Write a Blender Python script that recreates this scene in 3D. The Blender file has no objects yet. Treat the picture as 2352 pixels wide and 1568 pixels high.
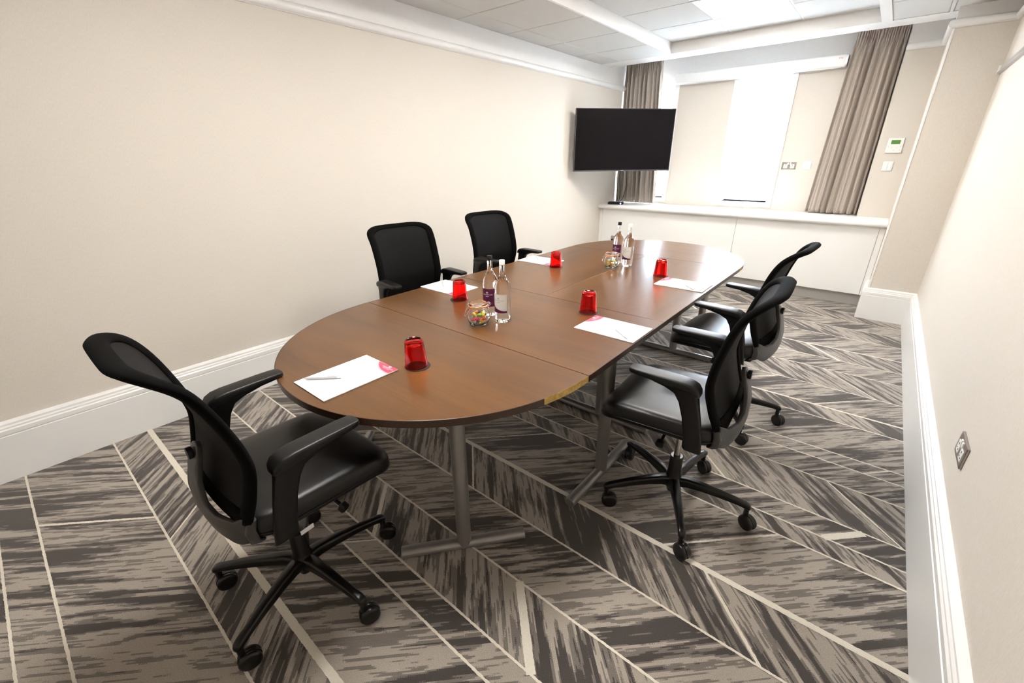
import bpy, math, random
from mathutils import Matrix, Vector
random.seed(7)
PI = math.pi
scene = bpy.context.scene
C = scene.collection

# ------------------------------------------------------------------ camera
FPX, CAMH = 982.86, 1.462
RW = ((0.77086094, 0.24471126, -0.58812398), (0.63696535, -0.30621604, 0.70746511), (-0.00696832, -0.91997181, -0.39192258))
cam_data = bpy.data.cameras.new('camera')
cam_data.sensor_width = 36.0
cam_data.sensor_fit = 'HORIZONTAL'
cam_data.lens = FPX / 2352.0 * 36.0
cam_data.clip_start = 0.02
cam = bpy.data.objects.new('camera', cam_data)
C.objects.link(cam)
M3 = Matrix([[RW[i][0], -RW[i][1], -RW[i][2]] for i in range(3)])
cam.matrix_world = Matrix.Translation((0, 0, CAMH)) @ M3.to_4x4()
scene.camera = cam

# ------------------------------------------------------------------ world and view
world = bpy.data.worlds.new('overcast_sky')
scene.world = world
world.use_nodes = True
bg = world.node_tree.nodes['Background']
bg.inputs[0].default_value = (0.74, 0.86, 1.0, 1)
bg.inputs[1].default_value = 17.0
scene.view_settings.view_transform = 'Standard'
scene.view_settings.look = 'None'
scene.view_settings.gamma = 1.0
scene.view_settings.use_curve_mapping = False
scene.view_settings.exposure = 1.82
PANEL_STRENGTH = 14.5
PANEL_COLOR = (1.0, 0.965, 0.915, 1)

# ------------------------------------------------------------------ helpers
class MB:
    def __init__(s):
        s.v = []; s.f = []; s.m = []
    def add(s, verts, faces, mi=0):
        o = len(s.v)
        s.v += [tuple(p) for p in verts]
        s.f += [tuple(i + o for i in f) for f in faces]
        s.m += [mi] * len(faces)
        return s
    def box(s, a, b, mi=0):
        x0, y0, z0 = [min(a[i], b[i]) for i in range(3)]
        x1, y1, z1 = [max(a[i], b[i]) for i in range(3)]
        v = [(x0,y0,z0),(x1,y0,z0),(x1,y1,z0),(x0,y1,z0),(x0,y0,z1),(x1,y0,z1),(x1,y1,z1),(x0,y1,z1)]
        return s.add(v, [(0,3,2,1),(4,5,6,7),(0,1,5,4),(1,2,6,5),(2,3,7,6),(3,0,4,7)], mi)
    def quad(s, pts, mi=0):
        return s.add(pts, [tuple(range(len(pts)))], mi)
    def loft(s, rings, closed=True, cap=True, mi=0, loop=False):
        n = len(rings[0]); v = [p for r in rings for p in r]; f = []
        R = len(rings)
        for i in range(R if loop else R - 1):
            a, b = i * n, ((i + 1) % R) * n
            for j in range(n if closed else n - 1):
                k = (j + 1) % n
                f.append((a + j, a + k, b + k, b + j))
        if cap and not loop:
            f.append(tuple(reversed(range(n))))
            f.append(tuple(range((R - 1) * n, R * n)))
        return s.add(v, f, mi)
    def lathe(s, prof, seg=32, c=(0, 0, 0), mi=0, cap=True):
        rings = [[(c[0] + r * math.cos(2*PI*j/seg), c[1] + r * math.sin(2*PI*j/seg), c[2] + z) for j in range(seg)] for r, z in prof]
        return s.loft(rings, True, cap, mi)
    def tube(s, path, r, seg=10, mi=0, loop=False, cap=True):
        P = [Vector(p) for p in path]; n = len(P); rings = []
        rr = r if isinstance(r, (list, tuple)) else [r] * n
        prev = None
        for i in range(n):
            if loop:
                t = P[(i + 1) % n] - P[i - 1]
            else:
                t = P[min(i + 1, n - 1)] - P[max(i - 1, 0)]
            t.normalize()
            if prev is None:
                ref = Vector((0, 0, 1)) if abs(t.z) < .9 else Vector((1, 0, 0))
                u = t.cross(ref).normalized()
            else:
                u = (prev - t * prev.dot(t)).normalized()
            prev = u
            w = t.cross(u)
            rings.append([P[i] + u * (rr[i] * math.cos(2*PI*j/seg)) + w * (rr[i] * math.sin(2*PI*j/seg)) for j in range(seg)])
        return s.loft(rings, True, cap, mi, loop)
    def cyl(s, a, b, r, seg=20, mi=0):
        return s.tube([a, b], r, seg, mi)
    def mesh(s, name, mats, smooth=None):
        me = bpy.data.meshes.new(name)
        me.from_pydata(s.v, [], s.f)
        for m in (mats if isinstance(mats, (list, tuple)) else [mats]):
            me.materials.append(m)
        me.polygons.foreach_set('material_index', s.m)
        if smooth:
            me.shade_smooth()
            if smooth < 180: me.set_sharp_from_angle(angle=math.radians(smooth))
        me.update()
        return me
    def build(s, name, mats, parent=None, smooth=None, bevel=0, seg=2, sub=0, solid=0, loc=None, rotz=None):
        o = bpy.data.objects.new(name, s.mesh(name, mats, smooth))
        C.objects.link(o)
        if parent: o.parent = parent
        if loc: o.location = loc
        if rotz is not None: o.rotation_euler = (0, 0, rotz)
        if solid:
            m = o.modifiers.new('solid', 'SOLIDIFY'); m.thickness = solid; m.offset = 0
        if bevel:
            m = o.modifiers.new('bevel', 'BEVEL'); m.width = bevel; m.segments = seg; m.limit_method = 'ANGLE'; m.angle_limit = math.radians(40)
        if sub:
            m = o.modifiers.new('sub', 'SUBSURF'); m.levels = sub; m.render_levels = sub
        return o

def tag(o, label=None, cat=None, group=None, kind=None):
    if label: o['label'] = label
    if cat: o['category'] = cat
    if group: o['group'] = group
    if kind: o['kind'] = kind
    return o
def struct(o):
    o['kind'] = 'structure'; return o
def empty(name, loc=(0, 0, 0), rz=0):
    o = bpy.data.objects.new(name, None); C.objects.link(o)
    o.empty_display_size = .05
    o.location = loc; o.rotation_euler = (0, 0, rz)
    return o
def copy_tree(o, parent=None):
    c = o.copy(); C.objects.link(c)
    c.parent = parent
    for ch in list(o.children): copy_tree(ch, c)
    return c
def lerp(a, b, t): return a + (b - a) * t
def interp(tab, x):
    if x <= tab[0][0]: return tab[0][1]
    for (x0, y0), (x1, y1) in zip(tab, tab[1:]):
        if x <= x1: return y0 + (y1 - y0) * (x - x0) / (x1 - x0)
    return tab[-1][1]
def rrect(hx, hy, r, n=6, cx=0, cy=0):
    out = []
    for k, (sx, sy) in enumerate(((1, 1), (-1, 1), (-1, -1), (1, -1))):
        for i in range(n + 1):
            a = k * PI / 2 + i / n * PI / 2
            out.append((cx + sx * (hx - r) + r * math.cos(a), cy + sy * (hy - r) + r * math.sin(a)))
    return out

# ------------------------------------------------------------------ materials
def mat(name, col, rough=.5, metal=0, spec=.5, **kw):
    m = bpy.data.materials.new(name); m.use_nodes = True
    b = m.node_tree.nodes['Principled BSDF']
    b.inputs['Base Color'].default_value = (*col, 1)
    b.inputs['Roughness'].default_value = rough
    b.inputs['Metallic'].default_value = metal
    b.inputs['Specular IOR Level'].default_value = spec
    for k, v in kw.items(): b.inputs[k].default_value = v
    return m
def nodes(m): return m.node_tree.nodes, m.node_tree.links, m.node_tree.nodes['Principled BSDF']
def add_noise(m, scale, lo, hi, coord='Object', stretch=(1, 1, 1), detail=4, bump=0, rough=.6):
    """multiply-free colour variation between two colours and optional bump"""
    n, l, b = nodes(m)
    tc = n.new('ShaderNodeTexCoord'); mp = n.new('ShaderNodeMapping'); mp.inputs['Scale'].default_value = stretch
    nz = n.new('ShaderNodeTexNoise'); nz.inputs['Scale'].default_value = scale; nz.inputs['Detail'].default_value = detail; nz.inputs['Roughness'].default_value = rough
    l.new(tc.outputs[coord], mp.inputs[0]); l.new(mp.outputs[0], nz.inputs['Vector'])
    if lo:
        rp = n.new('ShaderNodeValToRGB')
        rp.color_ramp.elements[0].position = .3; rp.color_ramp.elements[1].position = .7
        rp.color_ramp.elements[0].color = (*lo, 1); rp.color_ramp.elements[1].color = (*hi, 1)
        l.new(nz.outputs['Fac'], rp.inputs[0]); l.new(rp.outputs[0], b.inputs['Base Color'])
    if bump:
        bp = n.new('ShaderNodeBump'); bp.inputs['Strength'].default_value = bump; bp.inputs['Distance'].default_value = .002
        l.new(nz.outputs['Fac'], bp.inputs['Height']); l.new(bp.outputs[0], b.inputs['Normal'])
    return m

WALLPAPER = add_noise(mat('woven_wallpaper', (.70, .645, .58), .85, spec=.2), 60, (.655, .597, .527), (.725, .672, .605), stretch=(8, 8, 1.2), detail=3, bump=.12)
WHITE = add_noise(mat('white_eggshell_paint', (.86, .85, .83), .5), 30, (.845, .835, .815), (.87, .86, .845))
GLOSS = mat('white_gloss_paint', (.86, .855, .84), .28)
CABWHITE = mat('white_lacquer', (.89, .885, .86), .35)
TILE = add_noise(mat('mineral_fibre_tile', (.64, .63, .605), .9, spec=.1), 300, (.62, .61, .585), (.66, .65, .625), bump=.15)
GRID = mat('white_grid_bar', (.85, .84, .82), .45)
BLACKGAP = mat('dark_gap', (.02, .02, .02), .9)
PLASTIC = mat('black_satin_plastic', (.0035, .0032, .0032), .42, spec=.38)
GREYPL = mat('charcoal_plastic', (.045, .042, .039), .42)
BASEBLK = mat('black_enamelled_metal', (.004, .0038, .0036), .28, spec=.4)
WHEEL = mat('black_wheel_nylon', (.005, .005, .005), .28)
LEATHER = add_noise(mat('black_leather', (.0035, .0032, .0032), .37, spec=.42), 420, None, None, bump=.10)
FABRIC = add_noise(mat('black_padded_fabric', (.0026, .0023, .0023), .9, spec=.08), 900, None, None, bump=.25)
CHROME = mat('chrome', (.75, .74, .72), .12, 1)
BRUSHED = mat('brushed_steel', (.42, .38, .36), .3, 1)
SILVERLEG = mat('silver_painted_steel', (.30, .285, .27), .34, .65)
ALU = mat('aluminium', (.62, .62, .63), .3, 1)
PAPER = mat('white_paper', (.88, .88, .88), .7)
PENW = mat('white_pen_plastic', (.60, .60, .62), .28)
MAROON = mat('pink_maroon_print', (.46, .055, .11), .6)
PINK = mat('pale_pink_print', (.80, .36, .42), .6)
INK = mat('mauve_print_ink', (.16, .11, .135), .7)
PRINTW = mat('white_print', (.9, .88, .88), .6)
PURPLE = mat('purple_label_paper', (.085, .004, .045), .45)
LABELW = mat('white_label_paper', (.72, .70, .66), .5)
GREYINK = mat('grey_label_ink', (.35, .30, .31), .6)
DARKCOASTER = mat('dark_coaster_felt', (.02, .018, .018), .8)
SCREENBLK = mat('black_tv_glass', (.005, .0036, .005), .30, spec=.12)
BEZEL = mat('dark_grey_bezel', (.05, .045, .05), .3)
SWITCHW = mat('white_switch_plastic', (.86, .86, .84), .3)
LCD = mat('green_lcd', (.09, .26, .045), .4)
RED = mat('red_print', (.7, .05, .07), .5)
LEDBLUE = mat('blue_led', (.1, .15, .9), .4); LEDBLUE.node_tree.nodes['Principled BSDF'].inputs['Emission Color'].default_value = (.25, .35, 1, 1); LEDBLUE.node_tree.nodes['Principled BSDF'].inputs['Emission Strength'].default_value = 2
CHIP = add_noise(mat('raw_chipboard', (.55, .36, .09), .8), 60, (.42, .26, .06), (.66, .45, .14))
PALEEDGE = mat('seam_highlight_edge', (.62, .52, .44), .5)  # whitish highlight along the lengthwise seam, painted as a pale edge colour
EDGEWOOD = mat('dark_walnut_edge_band', (.045, .022, .012), .35)

def glass(name, col, ior=1.45, rough=0.0):
    m = mat(name, col, rough)
    b = m.node_tree.nodes['Principled BSDF']
    b.inputs['Transmission Weight'].default_value = 1; b.inputs['IOR'].default_value = ior
    return m
REDGLASS = glass('red_glass', (.92, .012, .006), 1.35)
CLEAR = glass('clear_bottle_glass', (.97, .985, .97), 1.34)
JARGLASS = glass('clear_jar_glass', (.97, .98, .97), 1.25)
PANE = glass('window_pane_glass', (1, 1, 1), 1.02)

# window voile: half open weave, half translucent thread
VOILE = bpy.data.materials.new('sheer_voile'); VOILE.use_nodes = True
n = VOILE.node_tree.nodes; l = VOILE.node_tree.links
n.remove(n['Principled BSDF']); out = n['Material Output']
tr = n.new('ShaderNodeBsdfTransparent'); tl = n.new('ShaderNodeBsdfTranslucent'); df = n.new('ShaderNodeBsdfDiffuse')
tl.inputs[0].default_value = (.9, .92, .95, 1); df.inputs[0].default_value = (.85, .87, .9, 1)
m1 = n.new('ShaderNodeMixShader'); m2 = n.new('ShaderNodeMixShader'); m1.inputs[0].default_value = .4; m2.inputs[0].default_value = .5
l.new(tl.outputs[0], m1.inputs[1]); l.new(df.outputs[0], m1.inputs[2]); l.new(tr.outputs[0], m2.inputs[1]); l.new(m1.outputs[0], m2.inputs[2]); l.new(m2.outputs[0], out.inputs[0])

# curtain fabric
CURTAIN = add_noise(mat('taupe_curtain_fabric', (.55, .49, .43), .75, spec=.25), 40, (.51, .45, .395), (.59, .525, .46), stretch=(6, 6, 1), bump=.1)
b = CURTAIN.node_tree.nodes['Principled BSDF']; b.inputs['Sheen Weight'].default_value = .25; b.inputs['Sheen Roughness'].default_value = .4

# light panel
LEDP = bpy.data.materials.new('led_diffuser'); LEDP.use_nodes = True
b = LEDP.node_tree.nodes['Principled BSDF']; b.inputs['Base Color'].default_value = (.9, .9, .9, 1)
b.inputs['Emission Color'].default_value = PANEL_COLOR; b.inputs['Emission Strength'].default_value = PANEL_STRENGTH

# mesh weave of the chair backs
MESHM = mat('black_mesh_weave', (.02, .0185, .019), .75, spec=.15)
n, l, b = nodes(MESHM)
tc = n.new('ShaderNodeTexCoord'); wv = n.new('ShaderNodeTexWave'); wv.inputs['Scale'].default_value = 95; wv.bands_direction = 'Z'
wx = n.new('ShaderNodeTexWave'); wx.inputs['Scale'].default_value = 95; wx.bands_direction = 'X'
mx = n.new('ShaderNodeMath'); mx.operation = 'MULTIPLY'
l.new(tc.outputs['Object'], wv.inputs['Vector']); l.new(tc.outputs['Object'], wx.inputs['Vector']); l.new(wv.outputs['Fac'], mx.inputs[0]); l.new(wx.outputs['Fac'], mx.inputs[1])
rp = n.new('ShaderNodeValToRGB'); rp.color_ramp.elements[0].color = (.0022, .002, .0021, 1); rp.color_ramp.elements[1].color = (.0085, .0078, .0082, 1)
l.new(mx.outputs[0], rp.inputs[0]); l.new(rp.outputs[0], b.inputs['Base Color'])
bp = n.new('ShaderNodeBump'); bp.inputs['Strength'].default_value = .4; bp.inputs['Distance'].default_value = .001
l.new(mx.outputs[0], bp.inputs['Height']); l.new(bp.outputs[0], b.inputs['Normal'])

# walnut veneer, grain along x or y
def wood(name, along_y):
    m = mat(name, (.3, .13, .05), .28, spec=.5)
    n, l, b = nodes(m)
    tc = n.new('ShaderNodeTexCoord'); mp = n.new('ShaderNodeMapping')
    if along_y: mp.inputs['Rotation'].default_value = (0, 0, PI / 2)
    l.new(tc.outputs['Object'], mp.inputs[0])
    def nz(sx, sy, det, rough=.55):
        q = n.new('ShaderNodeMapping'); q.inputs['Scale'].default_value = (sx, sy, 1)
        t = n.new('ShaderNodeTexNoise'); t.inputs['Scale'].default_value = 1; t.inputs['Detail'].default_value = det; t.inputs['Roughness'].default_value = rough
        t.inputs['Distortion'].default_value = .15
        l.new(mp.outputs[0], q.inputs[0]); l.new(q.outputs[0], t.inputs['Vector']); return t
    a = nz(.9, 9, 2); c = nz(3, 110, 2); d = nz(.8, 3.0, 2)
    ra = n.new('ShaderNodeValToRGB'); e = ra.color_ramp.elements
    e[0].position = .26; e[0].color = (.062, .0265, .0080, 1); e[1].position = .72; e[1].color = (.128, .0565, .0175, 1)
    k = e.new(.42); k.color = (.105, .0455, .0138, 1)
    l.new(a.outputs['Fac'], ra.inputs[0])
    rc = n.new('ShaderNodeValToRGB'); e = rc.color_ramp.elements
    e[0].position = .3; e[0].color = (.88, .87, .85, 1); e[1].position = .65; e[1].color = (1.04, 1.04, 1.04, 1)
    l.new(c.outputs['Fac'], rc.inputs[0])
    rd = n.new('ShaderNodeValToRGB'); e = rd.color_ramp.elements
    e[0].position = .35; e[0].color = (.86, .84, .82, 1); e[1].position = .65; e[1].color = (1.1, 1.1, 1.1, 1)
    l.new(d.outputs['Fac'], rd.inputs[0])
    x1 = n.new('ShaderNodeMix'); x1.data_type = 'RGBA'; x1.blend_type = 'MULTIPLY'; x1.inputs[0].default_value = 1
    x2 = n.new('ShaderNodeMix'); x2.data_type = 'RGBA'; x2.blend_type = 'MULTIPLY'; x2.inputs[0].default_value = 1
    l.new(ra.outputs[0], x1.inputs[6]); l.new(rc.outputs[0], x1.inputs[7]); l.new(x1.outputs[2], x2.inputs[6]); l.new(rd.outputs[0], x2.inputs[7])
    l.new(x2.outputs[2], b.inputs['Base Color'])
    return m
WOODX = wood('walnut_veneer_across', False)
WOODY = wood('walnut_veneer_along', True)

# carpet: streaks along u of the uv map
CARPET = mat('streaked_carpet', (.3, .26, .22), .95, spec=.08)
n, l, b = nodes(CARPET)
uv = n.new('ShaderNodeUVMap')
def cn(su, sv, det, rough, dist=0):
    q = n.new('ShaderNodeMapping'); q.inputs['Scale'].default_value = (su, sv, 1)
    t = n.new('ShaderNodeTexNoise'); t.inputs['Scale'].default_value = 1; t.inputs['Detail'].default_value = det; t.inputs['Roughness'].default_value = rough; t.inputs['Distortion'].default_value = dist
    l.new(ROWUV, q.inputs[0]); l.new(q.outputs[0], t.inputs['Vector']); return t
def mth(op, a, bb, clamp=False):
    t = n.new('ShaderNodeMath'); t.operation = op; t.use_clamp = clamp
    for i, q in enumerate((a, bb)):
        if isinstance(q, (int, float)): t.inputs[i].default_value = q
        else: l.new(q, t.inputs[i])
    return t.outputs[0]
sep = n.new('ShaderNodeSeparateXYZ'); l.new(uv.outputs[0], sep.inputs[0])
row = mth('FLOOR', mth('MULTIPLY', sep.outputs[1], 210.0), 0)
wn = n.new('ShaderNodeTexWhiteNoise'); wn.noise_dimensions = '1D'; l.new(row, wn.inputs['W'])
cmb = n.new('ShaderNodeCombineXYZ')
l.new(mth('ADD', sep.outputs[0], mth('MULTIPLY', wn.outputs['Value'], .030)), cmb.inputs[0]); l.new(mth('DIVIDE', row, 210.0), cmb.inputs[1])
ROWUV = cmb.outputs[0]
s1 = cn(2.4, 34, 3, .55); s2 = cn(1.5, 6, 2, .5); s3 = cn(10, 100, 2, .5); jag = cn(300, 210, 1, .6)
v = mth('ADD', mth('MULTIPLY', s1.outputs['Fac'], 1.0), mth('MULTIPLY', s2.outputs['Fac'], .75))
v = mth('ADD', v, mth('MULTIPLY', s3.outputs['Fac'], .20))
v = mth('ADD', v, mth('MULTIPLY', jag.outputs['Fac'], .06))
v = mth('MULTIPLY', v, .5)
rp = n.new('ShaderNodeValToRGB'); e = rp.color_ramp.elements
LIGHT = (.375, .331, .283, 1); MID = (.178, .156, .137, 1); DARK = (.066, .058, .053, 1)
e[0].position = .0; e[0].color = DARK; e[1].position = 1; e[1].color = LIGHT
for p, cc in ((.472, DARK), (.477, MID), (.507, MID), (.512, LIGHT), (.578, LIGHT), (.583, MID), (.61, MID)):
    q = e.new(p); q.color = cc
l.new(v, rp.inputs[0])
b.inputs['Sheen Weight'].default_value = .35; b.inputs['Sheen Roughness'].default_value = .5; b.inputs['Sheen Tint'].default_value = (1, .97, .93, 1)
pile = n.new('ShaderNodeTexNoise'); pile.inputs['Scale'].default_value = 420; pile.inputs['Detail'].default_value = 2
tc = n.new('ShaderNodeTexCoord'); l.new(tc.outputs['Object'], pile.inputs['Vector'])
pr = n.new('ShaderNodeValToRGB'); pr.color_ramp.elements[0].position = .3; pr.color_ramp.elements[0].color = (.72, .72, .72, 1); pr.color_ramp.elements[1].position = .7; pr.color_ramp.elements[1].color = (1.2, 1.2, 1.2, 1)
l.new(pile.outputs['Fac'], pr.inputs[0])
mu = n.new('ShaderNodeMix'); mu.data_type = 'RGBA'; mu.blend_type = 'MULTIPLY'; mu.inputs[0].default_value = 1
l.new(rp.outputs[0], mu.inputs[6]); l.new(pr.outputs[0], mu.inputs[7]); l.new(mu.outputs[2], b.inputs['Base Color'])
bp = n.new('ShaderNodeBump'); bp.inputs['Strength'].default_value = .5; bp.inputs['Distance'].default_value = .003
l.new(pile.outputs['Fac'], bp.inputs['Height']); l.new(bp.outputs[0], b.inputs['Normal'])
CREAM = add_noise(mat('cream_carpet_line', (.70, .65, .56), .95, spec=.05), 500, (.62, .57, .48), (.78, .73, .64), bump=.4)

# ------------------------------------------------------------------ room dimensions (metres)
XL, XR = -3.05, 0.449          # side walls
YB, YW = -1.30, 6.16           # wall behind the camera, window wall
YP, XP = 6.00, -0.18           # pier right of the curtain
YC, XC = 5.27, 0.093           # column in the right corner
ZS, ZK, ZH = 2.51, 2.615, 2.66 # soffit, coffer, hidden recess over the curtains
BB = 0.034                     # baseboard thickness

# ------------------------------------------------------------------ floor: carpet with bands and cream lines
bands = [(-1.5, -1.15, 1), (-1.15, -.85, -1), (-.85, -.36, 1), (-.36, -.245, 1), (-.245, .10, 1), (.10, .265, -1), (.265, .555, 1), (.555, .655, 1),
         (.655, .88, -1), (.88, 1.125, 1), (1.125, 1.375, -1), (1.375, 1.74, 1), (1.74, 1.84, -1), (1.84, 1.97, 1), (1.97, 2.26, -1), (2.26, 2.435, 1),
         (2.435, 2.54, 1), (2.54, 2.90, 1), (2.90, 3.06, -1), (3.06, 3.37, 1), (3.37, 3.70, -1), (3.70, 3.93, 1), (3.93, 4.19, -1), (4.19, 4.52, 1),
         (4.52, 4.80, -1), (4.80, 5.05, 1), (5.05, 5.35, -1), (5.35, 5.75, 1)]
thick = {.265: .026, 1.375: .024, 3.06: .016, 4.19: .016}
fx0, fx1 = XL - .05, XR + .05
fm = MB(); fuv = []
for i, (y0, y1, sg) in enumerate(bands):
    seg = 6
    for k in range(seg):
        xa, xb = lerp(fx0, fx1, k / seg), lerp(fx0, fx1, (k + 1) / seg)
        P = [(xa, y0), (xb, y0), (xb, y1), (xa, y1)]
        fm.quad([(x, y, 0) for x, y in P], 0)
        fuv += [((x + sg * y) * .7071 + i * 3.7, (-sg * x + y) * .7071 + i * 5.3) for x, y in P]
def strip(p0, p1, w, z=.0016, step=.007):
    L = math.dist(p0, p1); k = max(2, int(L / step)); dx, dy = (p1[0] - p0[0]) / L, (p1[1] - p0[1]) / L
    pr = None
    for j in range(k + 1):
        t = j / k; a = w / 2 + random.uniform(-.0010, .0010); c = w / 2 + random.uniform(-.0010, .0010)
        x, y = lerp(p0[0], p1[0], t), lerp(p0[1], p1[1], t)
        cur = ((x - dy * a, y + dx * a, z), (x + dy * c, y - dx * c, z))
        if pr:
            fm.quad([pr[1], cur[1], cur[0], pr[0]], 1); fuv.extend([(0, 0)] * 4)
        pr = cur
for (y0, y1, sg) in bands[1:]:
    strip((fx0, y0), (fx1, y0), thick.get(y0, .0085))
def cross(y0, y1, sg, c, w=.009):
    strip((c + sg * y0, y0), (c + sg * y1, y1), w, .0010)
fixed = {.265: [], .88: [], 1.74: [], -.36: [], -.245: [(-2.26, .011)], .10: [(-1.86, .008)], .655: [(.176, .03), (-.66, .018)], .555: [(-1.94, .008)], 1.125: [(-.06, .008), (1.185, .011)],
         1.375: [(-2.885, .008), (-1.735, .010)], 1.84: [(-1.69, .03)], 1.97: [(2.38, .008), (1.70, .010)], 2.26: [(-2.53, .008)], 2.435: [(-2.18, .008)]}
for (y0, y1, sg) in bands:
    if y0 in fixed:
        lst = fixed[y0]
    else:
        lst = [(random.uniform(-1.2, -.3) + random.uniform(-1.6, 1.0) - sg * y0, random.choice((.008, .009, .02))) for _ in range(2)]
    for c, w in lst:
        xs = [c + sg * y0, c + sg * y1]
        if min(xs) > fx0 and max(xs) < fx1: cross(y0, y1, sg, c, w)
floor = struct(fm.build('floor', [CARPET, CREAM]))
ul = floor.data.uv_layers.new(name='UVMap')
for i, q in enumerate(fuv): ul.data[i].uv = q
slab = MB().box((XL - .3, YB - .3, -.12), (XR + .3, YW + .3, -.004))
slab.build('subfloor', WHITE, floor)

# ------------------------------------------------------------------ walls
ZRL = 2.285; ZRR = 2.37
w = MB()
w.box((XL - .15, YB - .15, -.1), (XL, YW + .25, ZRL + .03), 0)
w.box((XL - .15, YB - .15, ZRL + .03), (XL, YW + .25, 2.80), 1)
struct(w.build('wall_left', [WALLPAPER, WHITE]))
w = MB()
w.box((XR, YB - .15, -.1), (XR + .15, YW + .25, ZRR + .03), 0)
w.box((XR, YB - .15, ZRR + .03), (XR + .15, YW + .25, 2.80), 1)
w.box((XC, YC, 0), (XR, YW, ZRR + .03), 0)
w.box((XC, YC, ZRR + .03), (XR, YW, 2.80), 1)
struct(w.build('wall_right', [WALLPAPER, WHITE]))
w = MB().box((XL - .15, YB - .15, -.1), (XR + .15, YB, 2.80), 0)
struct(w.build('wall_back', [WALLPAPER, WHITE]))
# window wall with two openings and the pier
W1 = (-1.62, -1.095, .955, 2.29)      # middle window opening x0 x1 z0 z1
W0 = (-2.96, -2.385, .955, 2.36)      # window behind the television
w = MB()
y0, y1 = YW, YW + .25
def wallrect(xa, xb, za, zb, mi): w.box((xa, y0, za), (xb, y1, zb), mi)
wallrect(XL, XR, -.1, .955, 0)
wallrect(XL, W0[0], .955, 2.36, 0)
wallrect(W0[1], W1[0], .955, 2.29, 0)
wallrect(W1[1], XC + .01, .955, 2.29, 0)
wallrect(W0[1], XC + .01, 2.29, 2.36, 1)
wallrect(XL, XC + .01, 2.36, 2.80, 1)
struct(w.build('wall_far', [WALLPAPER, WHITE]))
w = MB()
w.box((XP, YP, 0), (XC + .01, YW, ZRR + .03), 0)
w.box((XP, YP, ZRR + .03), (XC + .01, YW, 2.80), 1)
struct(w.build('wall_pier', [WALLPAPER, WHITE]))

# baseboards with a moulded cap
def base_profile():
    return [(0, 0), (BB, 0), (BB, .232), (BB - .004, .234), (BB - .004, .238), (BB - .001, .240), (BB - .001, .262), (BB - .006, .268), (BB - .006, .276), (BB - .012, .282), (BB - .012, .292), (BB - .022, .300), (0, .302)]
def sweep(name, prof, path, m, smooth=None):
    """profile (distance off wall, z) swept along plan points with mitred corners; room lies to the left of travel"""
    b = MB(); rings = []
    k = len(path)
    for i in range(k):
        p = Vector((*path[i], 0))
        ns = []
        if i > 0: d = (Vector((*path[i], 0)) - Vector((*path[i-1], 0))).normalized(); ns.append(Vector((-d.y, d.x, 0)))
        if i < k - 1: d = (Vector((*path[i+1], 0)) - Vector((*path[i], 0))).normalized(); ns.append(Vector((-d.y, d.x, 0)))
        nn = ns[0] if len(ns) == 1 else (ns[0] + ns[1]) / (1 + ns[0].dot(ns[1]))
        rings.append([p + nn * d + Vector((0, 0, z)) for d, z in prof])
    b.loft(rings)
    return b.build(name, m, smooth=smooth)
struct(sweep('baseboard_left', base_profile(), [(XL, 5.66), (XL, YB)], GLOSS))
struct(sweep('baseboard_right', base_profile(), [(XR, YB), (XR, YC), (XC, YC), (XC, 5.66)], GLOSS))
def rail_profile(z):
    h = .058; out = [(0, z), (.010, z)]
    for i in range(9):
        a = -PI / 2 + i / 8 * PI
        out.append((.012 + .024 * math.cos(a), z + h / 2 + (h / 2 - .003) * math.sin(a)))
    return out + [(.010, z + h), (0, z + h)]
struct(sweep('trim_1', rail_profile(ZRL), [(XL, YW), (XL, YB)], GLOSS, 35))
struct(sweep('trim_2', rail_profile(ZRR), [(XR, YB), (XR, YC), (XC, YC), (XC, YP), (XP, YP)], GLOSS, 35))
# corner bead of the column
struct(MB().box((XC - .004, YC - .004, .302), (XC + .012, YC + .012, ZRR)).build('trim_3', WHITE, bevel=.003))

# ------------------------------------------------------------------ ceiling: soffit ring, coffer, curtain recess
CX0, CX1, CY0, CY1 = -2.19, -0.38, -.61, 5.395
YSF = 5.66                       # front edge of the soffit, curtain recess behind it
cb = MB()
cb.box((XL, YB, ZS + .012), (CX0 - .021, CY1 - .001, ZS + .12), 0)                 # backing above left tiles
cb.box((CX1 + .046, YB, ZS + .012), (XR, CY1 + .019, ZS + .12), 0)
cb.box((CX0, YB, ZS), (CX1, CY0, ZS + .12), 0)
cb.box((CX0 - .02, CY0, ZS), (CX0, CY1, ZK + .05), 0)                # coffer sides
cb.box((CX1, CY0, ZS), (CX1 + .045, CY1, ZK + .05), 0)
cb.box((CX0 - .02, CY1, ZS), (CX1 + .045, YSF, ZK + .05), 0)
cb.box((XL, CY1, ZS), (CX0 - .02, YSF, ZK + .05), 0)
cb.box((CX1 + .045, CY1 + .02, ZS), (XR, YSF, ZK + .05), 0)
cb.box((CX0 - .02, CY0 - .02, ZK + .015), (CX1 + .02, CY1 + .02, ZK + .09), 0)
cb.box((XL, YSF - .02, ZH), (XR, YW, ZH + .1), 0)                    # recess over the curtains
cb.box((XL - .1, YB - .1, ZK + .10), (XR + .1, YW + .1, ZK + .2), 0)
ceiling = struct(cb.build('ceiling', [WHITE]))
tile_cache = {}
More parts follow.
